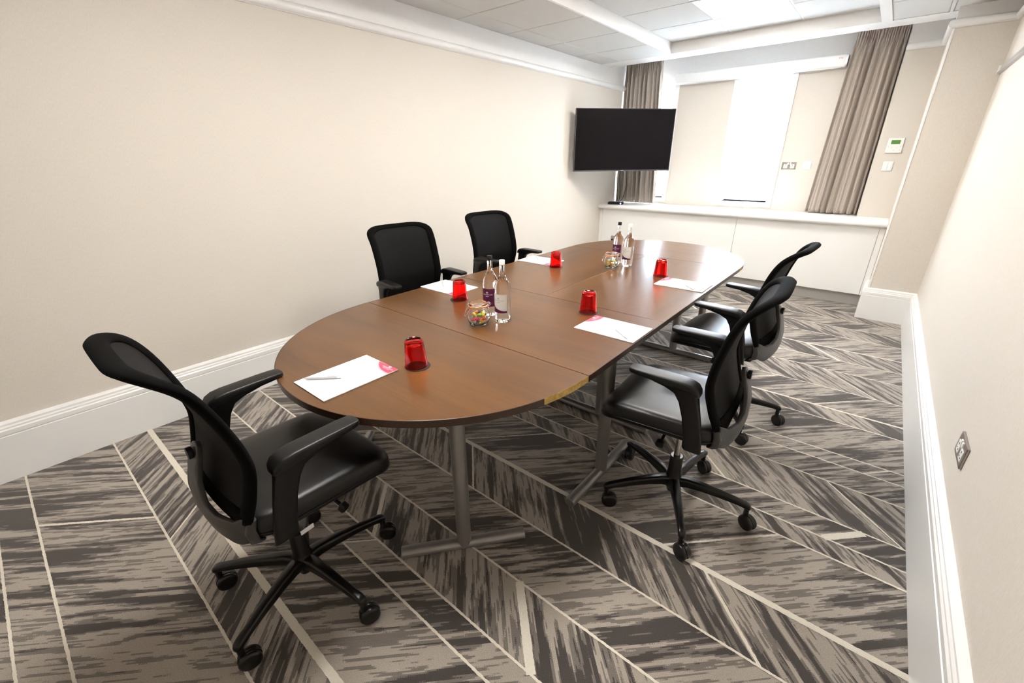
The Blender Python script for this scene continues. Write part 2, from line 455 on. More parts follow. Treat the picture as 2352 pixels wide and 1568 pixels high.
def ctile(x0, x1, y0, y1, z):
    sx, sy = round(x1 - x0, 3), round(y1 - y0, 3)
    if (sx, sy) not in tile_cache:
        g = .004; t = MB()
        r0 = [(-sx/2+g, -sy/2+g, .012), (sx/2-g, -sy/2+g, .012), (sx/2-g, sy/2-g, .012), (-sx/2+g, sy/2-g, .012)]
        g2 = g + .004
        r1 = [(-sx/2+g, -sy/2+g, .004), (sx/2-g, -sy/2+g, .004), (sx/2-g, sy/2-g, .004), (-sx/2+g, sy/2-g, .004)]
        r2 = [(-sx/2+g2, -sy/2+g2, 0), (sx/2-g2, -sy/2+g2, 0), (sx/2-g2, sy/2-g2, 0), (-sx/2+g2, sy/2-g2, 0)]
        t.loft([r2, r1, r0])
        tile_cache[(sx, sy)] = t.mesh('ceiling_tile', TILE)
    o = bpy.data.objects.new('ceiling_tile', tile_cache[(sx, sy)]); C.objects.link(o)
    o.parent = ceiling; o.location = ((x0 + x1) / 2, (y0 + y1) / 2, z)
cys = [CY1 - .605 * i for i in range(11)]
cys[-1] = CY0
lights = {1: 4.185, 4: 2.37, 7: .555}
cxs = [CX0, -1.585, -.965, CX1]
for i in range(10):
    for j in range(3):
        if i in lights and j == 1: continue
        ctile(cxs[j], cxs[j + 1], cys[i + 1], cys[i], ZK)
g = MB()
for x in cxs[1:3]: g.box((x - .012, CY0, ZK + .003), (x + .012, CY1, ZK + .016))
for y in cys[1:-1]: g.box((CX0, y - .012, ZK + .003), (CX1, y + .012, ZK + .016))
g.build('grid_bar', GRID, ceiling)
lys = [5.395, 4.815, 4.205, 3.59, 2.975, 2.36, 1.745, 1.13, .515, -.10, -.715, YB]
for a, bq in zip(lys, lys[1:]):
    ctile(XL, -2.80, bq, a, ZS); ctile(-2.80, CX0 - .02, bq, a, ZS)
    ctile(CX1 + .075, .04, bq, a, ZS); ctile(.06, XR, bq, a, ZS)
g = MB()
g.box((CX1 + .045, YB, ZS - .004), (CX1 + .073, CY1 + .02, ZS + .02)); g.box((.041, YB, ZS - .004), (.059, CY1 + .02, ZS + .02))
g.build('edge_trim', GRID, ceiling)

# LED panels in the coffer
def led(y, label):
    t = empty('ceiling_light', (-1.275, y + .2975, ZK - .004))
    f = MB(); o_, i_ = .302, .286
    for a, bq in (((-o_, -o_), (o_, -i_)), ((-o_, i_), (o_, o_)), ((-o_, -i_), (-i_, i_)), ((i_, -i_), (o_, i_))):
        f.box((*a, 0), (*bq, .014))
    f.build('frame', GRID, t, bevel=.002)
    MB().box((-i_, -i_, .003), (i_, i_, .008)).build('diffuser', LEDP, t)
    tag(t, label, 'ceiling light', 'square ceiling lights in the raised coffer')
led(4.187, 'square white light panel glowing in the raised coffer near the window wall')
led(2.372, 'square white light panel glowing in the raised coffer over the lengthwise table sections')
led(.557, 'square white light panel glowing in the raised coffer over the chipped table end')

# ------------------------------------------------------------------ windows
def window(name, op, proud, arch):
    x0, x1, z0, z1 = op
    root = empty(name, ((x0 + x1) / 2, YW, z0)); struct(root)
    ox, oz = (x0 + x1) / 2, z0
    def p(nm, a, bq, m, bev=.004):
        MB().box((a[0] - ox, a[1] - YW, a[2] - oz), (bq[0] - ox, bq[1] - YW, bq[2] - oz)).build(nm, m, root, bevel=bev)
    A = arch
    p('architrave', (x0 - A[0], YW - proud, z0 - A[2]), (x0, YW + .012, z1 + A[3]), GLOSS)
    p('architrave', (x1, YW - proud, z0 - A[2]), (x1 + A[1], YW + .012, z1 + A[3]), GLOSS)
    if A[3]: p('architrave', (x0, YW - proud, z1), (x1, YW + .012, z1 + A[3]), GLOSS)
    p('window_sill', (x0 - .0, YW - proud, z0 - A[2]), (x1, YW + .19, z0), GLOSS)
    f = .045
    p('window_frame', (x0, YW + .17, z0), (x0 + f, YW + .215, z1), GLOSS); p('window_frame', (x1 - f, YW + .17, z0), (x1, YW + .215, z1), GLOSS)
    p('window_frame', (x0, YW + .17, z0), (x1, YW + .215, z0 + f), GLOSS); p('window_frame', (x0, YW + .17, z1 - .12), (x1, YW + .215, z1), GLOSS)
    p('pane', (x0 + f, YW + .19, z0 + f), (x1 - f, YW + .196, z1 - .12), PANE, 0)
    return root
window('window_1', W1, .018, (.064, .06, .055, .04))
window('window_2', W0, .018, (.03, .056, .055, .0))
def voile(op, label):
    x0, x1, z0, z1 = op; m = MB(); rows = []
    nu, nv = 90, 24
    for j in range(nv + 1):
        vz = j / nv; row = []
        for i in range(nu + 1):
            u = i / nu
            a = .010 * math.sin(u * 52 + .8 * math.sin(vz * 3)) + .006 * math.sin(u * 23 + 1.3)
            if vz > .93: a = .006 * math.sin(u * 130)
            row.append((lerp(x0 + .012, x1 - .012, u), YW + .095 + a, lerp(z0 + .012, z1 - .006, vz)))
        rows.append(row)
    m.loft(rows, closed=False, cap=False)
    o = m.build('net_curtain', VOILE, smooth=180)
    tag(o, label, 'net curtain')
    hd = MB(); hd.loft([[(lerp(x0 + .012, x1 - .012, i / 80), YW + .088 + .005 * math.sin(i * 1.9), z) for i in range(81)] for z in (z1 - .10, z1 - .004)], closed=False, cap=False); hd.build('heading_band', VOILE, o, smooth=180)
    r = MB().cyl((x0, YW + .095, z1 - .012), (x1, YW + .095, z1 - .012), .006).build('heading_rod', GLOSS, o, smooth=40)
voile(W1, 'sheer white net curtain hanging inside the tall slim window beside the sockets')
voile(W0, 'sheer white net curtain hanging in the window behind the television')
for op in (W1, W0):
    x0, x1, z0, z1 = op
    L = bpy.data.lights.new('window_portal', 'AREA'); L.shape = 'RECTANGLE'; L.size = x1 - x0; L.size_y = z1 - z0
    L.cycles.is_portal = True
    o = bpy.data.objects.new('window_portal', L); C.objects.link(o)
    o.location = ((x0 + x1) / 2, YW + .24, (z0 + z1) / 2); o.rotation_euler = (-PI / 2, 0, 0)

# ------------------------------------------------------------------ boxed-in cabinet under the windows
ZCAB = .875
cab = empty('window_cabinet', (-1.48, 5.63, 0))
tag(cab, 'long white boxed-in cabinet under the windows with recessed plinth', 'cabinet')
ox, oy = -1.48, 5.63
def cp(nm, a, bq, m=CABWHITE, bev=.002): return MB().box((a[0] - ox, a[1] - oy, a[2]), (bq[0] - ox, bq[1] - oy, bq[2])).build(nm, m, cab, bevel=bev)
cp('body', (XL + .002, 5.66, .13), (XC - .002, 6.155, .82))
cp('plinth', (XL + .002, 5.70, .001), (XC - .002, 6.155, .13), mat('grey_plinth', (.52, .50, .475), .5))
cp('stile', (XL + .002, 5.632, .13), (XL + .045, 5.66, .822))
cp('stile', (.045, 5.632, .13), (XC - .002, 5.66, .822))
cp('front_panel', (XL + .048, 5.636, .13), (-1.262, 5.658, .822))
cp('front_panel', (-1.259, 5.636, .13), (.042, 5.658, .822))
t = MB(); prof = []
h0, h1 = .822, ZCAB
ring = [(6.155, h0), (5.60, h0)] + [(5.60 - .0 - .025 * math.cos(a) , (h0 + h1) / 2 + (h1 - h0) / 2 * math.sin(a)) for a in [(-PI / 2 + i / 8 * PI) for i in range(1, 8)]] + [(5.60, h1), (6.155, h1)]
r0 = [(XL + .001, y, z) for y, z in ring]; r1 = [(XP, y, z) for y, z in ring]
t.loft([r0, r1])
ring2 = [(min(y, 5.998), z) for y, z in ring]
ct = t.build('cabinet_top', CABWHITE, smooth=30)
MB().loft([[(XP, y, z) for y, z in ring2], [(XC - .001, y, z) for y, z in ring2]]).build('end_return', CABWHITE, ct, smooth=30)
tag(ct, 'white round-nosed shelf top running along the boxed-in cabinet', 'shelf')

# ------------------------------------------------------------------ curtains
def curtain(x0t, x1t, x0b, x1b, yc, z0, z1, nf, seed, label, amp=.048):
    rnd = random.Random(seed)
    ph = [rnd.uniform(0, 6.28) for _ in range(8)]; st = [rnd.uniform(-.5, .5) for _ in range(nf + 2)]
    m = MB(); nu, nv = nf * 16, 44; rows = []
    for j in range(nv + 1):
        v = 1 - (j / nv) ** 1.0           # 1 at the top
        z = lerp(z0, z1, v); row = []
        top = max(0, min(1, (z - (z1 - .26)) / .2)); top = top * top * (3 - 2 * top)
        for i in range(nu + 1):
            u = i / nu
            warp = u + .012 * math.sin(u * 17 + ph[0]) + .010 * math.sin(u * 9 + ph[1] + v * 1.2)
            k = warp * nf
            w = .75 + .35 * math.sin(k * 1.7 + ph[2])
            main = math.sin(2 * PI * k + .5 * math.sin(2 * PI * k + ph[3])) * w
            main += .10 * math.sin(4 * PI * k + ph[4] + 1.5 * v)
            fine = math.sin(2 * PI * k * 2.5 + ph[5]) * .30 + .12 * math.sin(2 * PI * k * 5 + ph[6])
            yy = yc + amp * lerp(main * (.85 + .15 * (1 - v)), fine, top)
            xx = lerp(lerp(x0b, x1b, u), lerp(x0t, x1t, u), min(1, v * 1.02)) + .006 * (1 - top) * math.cos(2 * PI * k + ph[3])
            row.append((xx, yy, z))
        rows.append(row)
    m.loft(rows, closed=False, cap=False)
    o = m.build('curtain', CURTAIN, smooth=180, solid=.002)
    h = MB(); rows = []
    for z in (z1 - .002, z1 - .075):
        rows.append([(lerp(x0t, x1t, i / 60), yc + .012 + .006 * math.sin(i * 2.1), z) for i in range(61)])
    h.loft(rows, closed=False, cap=False); h.build('heading_tape', CURTAIN, o, smooth=180, solid=.002)
    tag(o, label, 'curtain')
curtain(-.588, XP - .012, -.665, XP - .012, 6.075, .884, 2.63, 8, 3, 'taupe pleated curtain hanging beside the wall thermostat')
curtain(XL + .02, -2.535, XL + .03, -2.43, 6.045, .884, 2.63, 9, 11, 'taupe pleated curtain hanging in the corner behind the television')
tr_ = MB().box((XL + .01, 6.055, 2.63), (XP - .01, 6.085, ZH)).build('curtain_track', GRID)
tag(tr_, 'white ceiling curtain track above both taupe curtains', 'curtain track')

# ------------------------------------------------------------------ projection screen housing
t = empty('projector_screen', (-1.48, YW, 2.30)); tag(t, 'rolled-up projector screen in a long white housing above the windows', 'projector screen')
pr = rrect(.046, .052, .014, 4, -.056, .058)
MB().loft([[(x, y, z) for y, z in pr] for x in (-.87, .846)]).build('housing', GLOSS, t, smooth=30)
MB().loft([[(x, y, z) for y, z in rrect(.043, .049, .012, 4, -.056, .058)] for x in (.846, .860)]).build('end_cap', ALU, t, smooth=30)
MB().loft([[(x, y, z) for y, z in rrect(.043, .049, .012, 4, -.056, .058)] for x in (-.884, -.87)]).build('end_cap', GLOSS, t, smooth=30)
MB().cyl((-.85, -.075, .004), (.82, -.075, .004), .008).build('bottom_bar', GLOSS, t, smooth=40)
MB().box((-.85, -.07, .0055), (.82, -.055, .0072)).build('slot', BLACKGAP, t)
mk = MB().add([(.78, -.1028, .074), (.792, -.1028, .079), (.798, -.1028, .087), (.786, -.1028, .082)], [(0, 1, 2, 3)])
mk.build('logo_mark', RED, t)
MB().box((.802, -.1028, .074), (.816, -.1022, .084)).build('logo_text', mat('grey_print', (.5, .5, .55), .5), t)

# ------------------------------------------------------------------ wall plates
def plate_local(t, hx, hz, d, m, bev=.003, nm='plate'):
    return MB().box((-hx, -d, -hz), (hx, 0, hz)).build(nm, m, t, bevel=bev)
def double_socket(loc, rz, label):
    t = empty('wall_socket', loc, rz); tag(t, label, 'socket')
    plate_local(t, .073, .043, .009, CHROME if abs(rz) < .1 else BRUSHED)
    for sx in (-1, 1):
        o = MB().box((sx * .034 - .020, -.0105, -.026), (sx * .034 + .020, -.0085, .016)).build('insert', SWITCHW, t, bevel=.001)
        h = MB()
        h.box((sx * .034 - .003, -.0108, .002), (sx * .034 + .003, -.0104, .011)); h.box((sx * .034 - .014, -.0108, -.016), (sx * .034 - .006, -.0104, -.011)); h.box((sx * .034 + .006, -.0108, -.016), (sx * .034 + .014, -.0104, -.011))
        h.build('pin_slot', BLACKGAP, o)
        MB().box((sx * .012 - .007, -.0135, .012), (sx * .012 + .007, -.0085, .034)).build('rocker', SWITCHW, t, bevel=.0015)
double_socket((-.938, YW, 1.369), 0, 'chrome double socket on the wall between the window and the curtain')
double_socket((XR, 2.03, .475), -PI / 2, 'brushed steel double socket low on the beige wall above the baseboard')
def single(loc, label, cat, nm, extra):
    t = empty(nm, loc); tag(t, label, cat); extra(t); return t
def blank(t):
    plate_local(t, .043, .043, .010, SWITCHW)
    MB().box((-.02, -.0125, -.02), (.02, -.0095, .02)).build('module', SWITCHW, t, bevel=.001)
single((-.765, YW, 1.374), 'white square data plate beside the chrome double socket', 'wall plate', 'wall_plate', blank)
def thermo(t):
    plate_local(t, .062, .068, .018, SWITCHW, .004, 'body')
    MB().box((-.035, -.0195, .012), (.035, -.0175, .048)).build('display', LCD, t)
    for i, (x, z) in enumerate(((-.045, -.012), (-.02, -.02), (.02, -.02), (.045, -.012), (-.045, -.045), (0, -.045), (.045, -.045))):
        MB().lathe([(.005, 0), (.005, .0015), (.004, .0022)], 12).build('button', mat('pale_grey_button', (.70, .70, .68), .4) if i == 0 else bpy.data.materials['pale_grey_button'], t, loc=(x, -.018, z)).rotation_euler = (PI / 2, 0, 0)
single((-.044, YP, 1.560), 'white wall thermostat with a green display', 'thermostat', 'thermostat', thermo)
def sw(t):
    plate_local(t, .042, .045, .010, SWITCHW)
    for s in (-1, 1): MB().box((s * .016 - .0145, -.019, -.032), (s * .016 + .0145, -.0095, .034)).build('rocker', SWITCHW, t, bevel=.002)
single((-.052, YP, 1.370), 'cream light switch on the wall under the thermostat', 'light switch', 'light_switch', sw)
# grey outlet on the cabinet front
t = empty('cable_outlet', (-2.815, 5.634, .43)); tag(t, 'small grey cable outlet on the front of the white cabinet', 'outlet')
plate_local(t, .03, .03, .008, mat('grey_plastic', (.35, .32, .30), .5)); MB().box((-.012, -.03, -.034), (.008, -.008, -.012)).build('plug', PLASTIC, t, bevel=.003)

# aluminium rail on the right wall
t = empty('presentation_rail', (XR, 3.0, 2.03)); tag(t, 'aluminium hanging rail running along the upper right wall', 'wall rail')
MB().loft([[(x, y, z) for x, z in ((0, 0), (-.006, -.002), (-.02, .002), (-.022, .010), (-.012, .020), (-.012, .05), (-.006, .055), (0, .055))] for y in (-3.5, YC - 3.0 - .01)]).build('rail', ALU, t)
MB().box((-.023, YC - 3.01, -.002), (0, YC - 3.004, .056)).build('end_cap', SWITCHW, t)

# ------------------------------------------------------------------ television on a wall arm, box below
tvl, tvr = Vector((-2.955, 4.735, 0)), Vector((-2.145, 5.645, 0))
d = tvr - tvl; ang = math.atan2(d.y, d.x); W = d.length
mid = (tvl + tvr) / 2
tv = empty('television', (mid.x, mid.y, 1.318), ang); tag(tv, 'large black flat television on an arm in the corner by the curtain', 'television')
HT = .677
MB().box((-W/2, .004, 0), (W/2, .030, HT)).build('casing', BEZEL, tv, bevel=.004)
MB().box((-W/2 + .008, -.001, .014), (W/2 - .008, .006, HT - .008)).build('screen', SCREENBLK, tv)
f = MB()
for a, bq in (((-W/2, -.003, 0), (W/2, .008, .014)), ((-W/2, -.003, HT - .008), (W/2, .008, HT)), ((-W/2, -.003, .014), (-W/2 + .008, .008, HT - .008)), ((W/2 - .008, -.003, .014), (W/2, .008, HT - .008))): f.box(a, bq)
f.build('bezel', BEZEL, tv, bevel=.001)
MB().box((-.018, -.005, .003), (.018, -.002, .010)).build('logo_badge', ALU, tv)
MB().box((-.33, .03, .10), (.33, .062, .46)).build('rear_housing', PLASTIC, tv, bevel=.012)
MB().box((-.2, .062, .2), (.2, .075, .42)).build('bracket', PLASTIC, tv)
MB().box((-.03, .07, .26), (.03, .34, .34)).build('wall_arm', PLASTIC, tv, bevel=.004)
# arm end plate against the left wall
MB().box((-.16, .30, .24), (.03, .34, .36)).build('arm_link', PLASTIC, tv, bevel=.004)
def cable(pts, label):
    P = [Vector(p) for p in pts]; out = []
    for i in range(len(P) - 1):
        p0, p1, p2, p3 = P[max(i-1, 0)], P[i], P[i+1], P[min(i+2, len(P)-1)]
        for k in range(8):
            t_ = k / 8
            out.append(.5 * ((2*p1) + (-p0+p2)*t_ + (2*p0-5*p1+4*p2-p3)*t_*t_ + (-p0+3*p1-3*p2+p3)*t_**3))
    out.append(P[-1])
    tag(MB().tube(out, .0035, 8).build('cable', PLASTIC, smooth=60), label, 'cable')
cable([(-2.72, 5.45, 1.42), (-2.80, 5.58, 1.2), (-2.84, 5.72, 1.02), (-2.86, 5.76, .94), (-2.865, 5.745, .913)], 'black cable looping left from the television to the media box')
cable([(-2.66, 5.50, 1.42), (-2.70, 5.66, 1.15), (-2.80, 5.80, .96), (-2.82, 5.79, .925), (-2.825, 5.765, .913)], 'black cable looping right from the television to the media box')
cable([(-2.70, 5.47, 1.42), (-2.77, 5.6, 1.25), (-2.82, 5.72, 1.1), (-2.845, 5.79, .95), (-2.845, 5.77, .913)], 'thin black cable hanging between the two looped television cables')
t = empty('media_box', (-2.86, 5.72, ZCAB), .3); tag(t, 'small black media box with blue light on the cabinet top', 'media box')
MB().box((-.10, -.055, 0), (.10, .055, .032)).build('casing', PLASTIC, t, bevel=.008, seg=3)
MB().lathe([(.004, 0), (.009, 0), (.009, .002), (.004, .002)], 20).build('power_light', LEDBLUE, t, loc=(.075, -.0555, .016)).rotation_euler = (PI / 2, 0, 0)

# ------------------------------------------------------------------ tables
TZ, TT = .73, .025
TX0, TXM, TX1 = -2.083, -1.379, -.675
YA, YBB, YD = 1.251, 1.966, 3.385
GAP = .0012
def tabletop(root, pts, m, bare=None):
    """polygon plan (local), veneer top board and separate dark edge bands; 'bare' = list of edge indices with exposed core"""
    b = MB(); e = .0015
    ins = pts
    b.loft([[(x, y, TZ - TT) for x, y in pts], [(x, y, TZ) for x, y in pts]])
    b.build('tabletop', [m], root, bevel=.0012)
    k = len(pts)
    cx = sum(p[0] for p in pts) / k; cy = sum(p[1] for p in pts) / k
    return b
def edge_band(root, run, m, nm='edge_band', t=.0022):
    b = MB(); rings = []
    k = len(run)
    for i in range(k):
        p = Vector(run[i]); q = Vector(run[min(i + 1, k - 1)]) - Vector(run[max(i - 1, 0)]); q.normalize()
        nn = Vector((q.y, -q.x))     # outward when travelling with the table on the left
        a, c = p + nn * .0002, p + nn * t
        rings.append([(a.x, a.y, TZ - TT - .0004), (c.x, c.y, TZ - TT - .0004), (c.x, c.y, TZ - .0006), (c.x - nn.x*.0006, c.y - nn.y*.0006, TZ + .0003), (a.x, a.y, TZ + .0003)])
    b.loft(rings)
    return b.build(nm, m, root)
def tleg(root, px_, py_, dx, dy, half):
    """T leg: round post on a round foot bar"""
    o = MB().lathe([(.0, .03), (.029, .03), (.029, TZ - TT - .012), (.045, TZ - TT - .010), (.045, TZ - TT - .001), (0, TZ - TT - .001)], 24).build('post', SILVERLEG, root, smooth=40, loc=(px_, py_, 0))
    L = math.hypot(dx, dy); ux, uy = dx / L, dy / L
    f = MB(); ring = []
    sec = [(.026 * math.cos(a), .022 + .022 * math.sin(a)) for a in [i / 16 * 2 * PI for i in range(16)]]
    f.loft([[(ux * s - uy * a, uy * s + ux * a, max(z, .001)) for a, z in sec] for s in (-half, half)])
    g_ = f.build('foot_bar', SILVERLEG, root, smooth=40, loc=(px_, py_, 0), bevel=.003)
    for s in (-1, 1):
        MB().lathe([(.012, .0), (.012, .004)], 12).build('glide', PLASTIC, root, loc=(px_ + ux * s * (half - .03), py_ + uy * s * (half - .03), 0))
def beam(root, a, bq, w_=.02):
    d_ = Vector(bq) - Vector(a); d_.normalize(); nx, ny = -d_.y * w_, d_.x * w_
    m = MB(); m.loft([[(p[0] + nx, p[1] + ny, TZ - TT - .045), (p[0] - nx, p[1] - ny, TZ - TT - .045), (p[0] - nx, p[1] - ny, TZ - TT - .002), (p[0] + nx, p[1] + ny, TZ - TT - .002)] for p in (a, bq)])
    m.build('under_beam', SILVERLEG, root)
AX, AY = (TX1 - TX0) / 2, .752
def dshape(sgn, nseg=72):
    return [(AX * math.cos(a) * 1.0, sgn * (AY * abs(math.sin(a)) ** .97 )) for a in [PI * i / nseg for i in range(nseg + 1)]]
GRP = 'brown veneered table sections'
# near D end
t = empty('table_section', (TXM, YA - GAP, 0)); tag(t, 'D-shaped walnut table end with chipped yellow edge and chair tucked in', 'table', GRP)
pts = dshape(-1)                          # from +x through -y to -x
pts_ccw = list(reversed(pts))             # from -x through -y to +x : anticlockwise
tabletop(t, pts_ccw, WOODX)
nb = 6                                    # last steps near +x have lost their edge band
cut = max(i for i, p in enumerate(pts_ccw) if p[1] < -.215)
edge_band(t, pts_ccw[:cut + 1], EDGEWOOD)
edge_band(t, pts_ccw[cut:], CHIP, 'exposed_core', .0006)
edge_band(t, [pts_ccw[-1], pts_ccw[0]], EDGEWOOD, t=.0009)
tleg(t, .400, -.386, .316, .386, .25); tleg(t, -.400, -.386, -.316, .386, .25)
beam(t, (-.40, -.386), (.40, -.386))
# crosswise rectangle
t = empty('table_section', (TXM, (YA + YBB) / 2, 0)); tag(t, 'rectangular walnut table section set crosswise next to the chipped table end', 'table', GRP)
hx, hy = AX, (YBB - YA) / 2 - GAP
pts = [(-hx, -hy), (hx, -hy), (hx, hy), (-hx, hy)]
tabletop(t, pts, WOODX)
for i in range(4): edge_band(t, [pts[i], pts[(i + 1) % 4]], EDGEWOOD, t=.0022 if i in (1, 3) else .0009)
for s in (-1, 1): tleg(t, s * (AX - .09), 0, 0, 1, .29)
beam(t, (-AX + .075, 0), (AX - .075, 0))
# two lengthwise rectangles
for s, lab in ((1, 'lengthwise walnut table section on the same side as the brushed steel socket'), (-1, 'lengthwise walnut table section on the side of the plain long wall')):
    t = empty('table_section', (TXM + s * (AX / 2 + GAP / 2), (YBB + YD) / 2, 0)); tag(t, lab, 'table', GRP)
    hx, hy = AX / 2 - GAP, (YD - YBB) / 2 - GAP
    pts = [(-hx, -hy), (hx, -hy), (hx, hy), (-hx, hy)]
    tabletop(t, pts, WOODY)
    for i in range(4):
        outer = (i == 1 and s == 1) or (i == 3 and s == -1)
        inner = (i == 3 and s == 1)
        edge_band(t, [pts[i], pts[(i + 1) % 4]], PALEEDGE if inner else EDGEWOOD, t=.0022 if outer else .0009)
    for q in (-1, 1): tleg(t, 0, q * (hy - .105), 1, 0, .305)
    beam(t, (0, -hy + .105), (0, hy - .105))
# far D end
t = empty('table_section', (TXM, YD + GAP, 0)); tag(t, 'D-shaped walnut table end facing the white cabinet', 'table', GRP)
pts = dshape(1)
tabletop(t, pts, WOODX)
edge_band(t, pts[2:], EDGEWOOD); edge_band(t, pts[:3], CHIP, 'exposed_core', .0006); edge_band(t, [pts[-1], pts[0]], EDGEWOOD, t=.0009)
tleg(t, .400, .386, -.316, .386, .25); tleg(t, -.400, .386, .316, .386, .25)
beam(t, (-.40, .386), (.40, .386))

# ------------------------------------------------------------------ text helper
def text_mesh(txt, size, width=None, spacing=1.0):
    cu = bpy.data.curves.new('txt', 'FONT'); cu.body = txt; cu.size = size; cu.align_x = 'CENTER'; cu.align_y = 'CENTER'; cu.space_character = spacing; cu.resolution_u = 3
    o = bpy.data.objects.new('txt', cu); C.objects.link(o)
    dg = bpy.context.evaluated_depsgraph_get(); dg.update()
    me = bpy.data.meshes.new_from_object(o.evaluated_get(dg))
    v = [tuple(p.co) for p in me.vertices]; f = [tuple(p.vertices) for p in me.polygons]
    bpy.data.objects.remove(o); bpy.data.curves.remove(cu); bpy.data.meshes.remove(me)
    if width and v:
        w_ = max(p[0] for p in v) - min(p[0] for p in v); k = width / w_
        v = [(p[0] * k, p[1] * (k if k < 1.3 else 1), 0) for p in v]
    return v, f
def emblem(cx, cy, r, z=0):
    m = MB(); rings = []
    for rr in (r, r * .78):
        rings.append([(cx + rr * 1.35 * math.cos(2*PI*i/24), cy + rr * math.sin(2*PI*i/24), z) for i in range(24)])
    m.loft(rings, cap=False)
    m.add([(cx + r * .62 * math.cos(2*PI*i/16), cy + r * .5 * math.sin(2*PI*i/16), z) for i in range(16)], [tuple(range(16))])
    return m

# ------------------------------------------------------------------ notepads with pens
PW, PH, PT = .21, .297, .004
def make_pad():
    o = MB().box((-PW/2, -PH/2, 0), (PW/2, PH/2, PT)).build('notepad', PAPER, bevel=.0004, seg=1)
    def clip_circle(cx, cy, r, z):
        pts = []
        for i in range(181):
            a = 2 * PI * i / 180
            pts.append((cx + r * math.cos(a), cy + r * math.sin(a)))
        X1, Y1 = PW / 2 - .0003, PH / 2 - .0003
        out = []
        arc = [p for p in pts[90:] if p[0] <= X1 and p[1] <= Y1]
        return [(x, y, z) for x, y in arc] + [(X1, Y1, z)]
    z = PT + .0003
    cx, cy = .19 - PW/2, .38 - PH/2
    MB().quad(clip_circle(cx, cy, .134, z)).build('corner_border', PINK, o)
    c_ = MB().quad(clip_circle(cx, cy, .127, z + .0002)).build('corner_print', MAROON, o)
    tx = MB(); v, f = text_mesh('CROWNE PLAZA', .0095, .062); tx.add([(p[0] + .065, p[1] + .130, z + .0005) for p in v], f)
    v, f = text_mesh('HOTELS & RESORTS', .005, .04); tx.add([(p[0] + .062, p[1] + .1225, z + .0005) for p in v], f)
    e = emblem(.066, .1405, .005, z + .0005); tx.add(e.v, e.f)
    tx.build('logo_print', PRINTW, c_)
    sl = MB(); v, f = text_mesh('GREAT IDEAS. YOU JUST NEVER KNOW', .0085, .155); sl.add([(p[0] - .0, p[1] - .112, z) for p in v], f)
    v, f = text_mesh("WHEN THEY'LL COME TO YOU", .0085, .118); sl.add([(p[0] - .018, p[1] - .124, z) for p in v], f)
    sl.build('slogan_print', INK, o)
    sl = MB()
    for i in range(34): sl.box((-.075 + i * .0035, -.1335, z - .0002), (-.0725 + i * .0035, -.1330, z))
    sl.build('small_print', INK, o)
    return o
def make_pen():
    o = empty('pen')
    MB().tube([(-.07, 0, .0055), (-.062, 0, .0055), (-.055, 0, .0055), (.052, 0, .0055)], [.0008, .0022, .0045, .0052], 14).build('barrel', PENW, o, smooth=50)
    MB().tube([(.052, 0, .0055), (.064, 0, .0055), (.068, 0, .0055)], [.0048, .0045, .002], 14).build('cap_end', SWITCHW, o, smooth=50)
    MB().box((.018, -.0018, .0102), (.064, .0018, .012)).build('clip', PENW, o, bevel=.0006)
    MB().tube([(-.072, 0, .0055), (-.069, 0, .0055)], [.0004, .0009], 8).build('tip', CHROME, o)
    return o
pads = [  # centre, rotation, pen start, pen end, label tail
    ((-1.3615, .689), 0, (-1.455, .571), (-1.356, .665), 'at the D-shaped table end with the tucked-in chair', 'beside the slogan on the notepad at the chipped table end'),
    ((-1.950, 1.737), -PI/2, (-1.955, 1.700), (-2.075, 1.795), 'facing the wall-side chair next to the chipped table end', 'on the notepad in front of the first chair along the plain wall'),
    ((-.826, 1.733), PI/2, (-.712, 1.642), (-.806, 1.718), 'overlapping the table edge beside the pulled-back chair', 'on the notepad at the table edge next to the crosswise section'),
    ((-.838, 2.688), PI/2, (-.722, 2.566), (-.835, 2.690), 'in front of the chair nearest the radiator cabinet', 'on the notepad in front of the chair nearest the white cabinet'),
    ((-1.948, 2.700), -PI/2, (-1.955, 2.683), (-2.068, 2.795), 'in front of the mesh chair closer to the television', 'on the notepad in front of the mesh chair closer to the television')]
pad0 = make_pad(); pen0 = make_pen()
for i, ((x, y), rz, a, bq, tail, ptail) in enumerate(pads):
    p = pad0 if i == 0 else copy_tree(pad0)
    p.location = (x, y, TZ + .0006); p.rotation_euler = (0, 0, rz)
    tag(p, 'white notepad with pink corner logo ' + tail, 'notepad', 'notepads laid around the table')
    q = pen0 if i == 0 else copy_tree(pen0)
    q.location = ((a[0] + bq[0]) / 2, (a[1] + bq[1]) / 2, TZ + PT + .0008); q.rotation_euler = (0, 0, math.atan2(bq[1] - a[1], bq[0] - a[0]))
    tag(q, 'white plastic pen ' + ptail, 'pen', 'pens lying on the notepads')

# ------------------------------------------------------------------ red tumblers upside down on coasters
def make_cup():
    o = MB().lathe([(.0, .0935), (.024, .0935), (.030, .090), (.0385, .006), (.0415, .0005), (.0445, .0005), (.0445, .004), (.0425, .012), (.0355, .100), (.033, .107), (.028, .1085), (.022, .104), (0, .1025)], 40, cap=False).build('tumbler', REDGLASS, smooth=50)
    return o
cups = [((-1.233, .905), 'red glass tumbler upside down beside the notepad at the chipped table end', 'chipped table end'),
        ((-1.715, 1.605), 'red glass tumbler upside down behind the glass jar of bright sweets', 'behind the glass jar of bright sweets'),
        ((-1.040, 1.868), 'red glass tumbler upside down where the cross seam meets the pulled-back chair place', 'at the end of the cross seam'),
        ((-1.738, 2.600), 'red glass tumbler upside down beside the notepad closer to the television', 'closer to the television'),
        ((-1.037, 2.815), 'red glass tumbler upside down at the place nearest the white cabinet', 'nearest the white cabinet')]
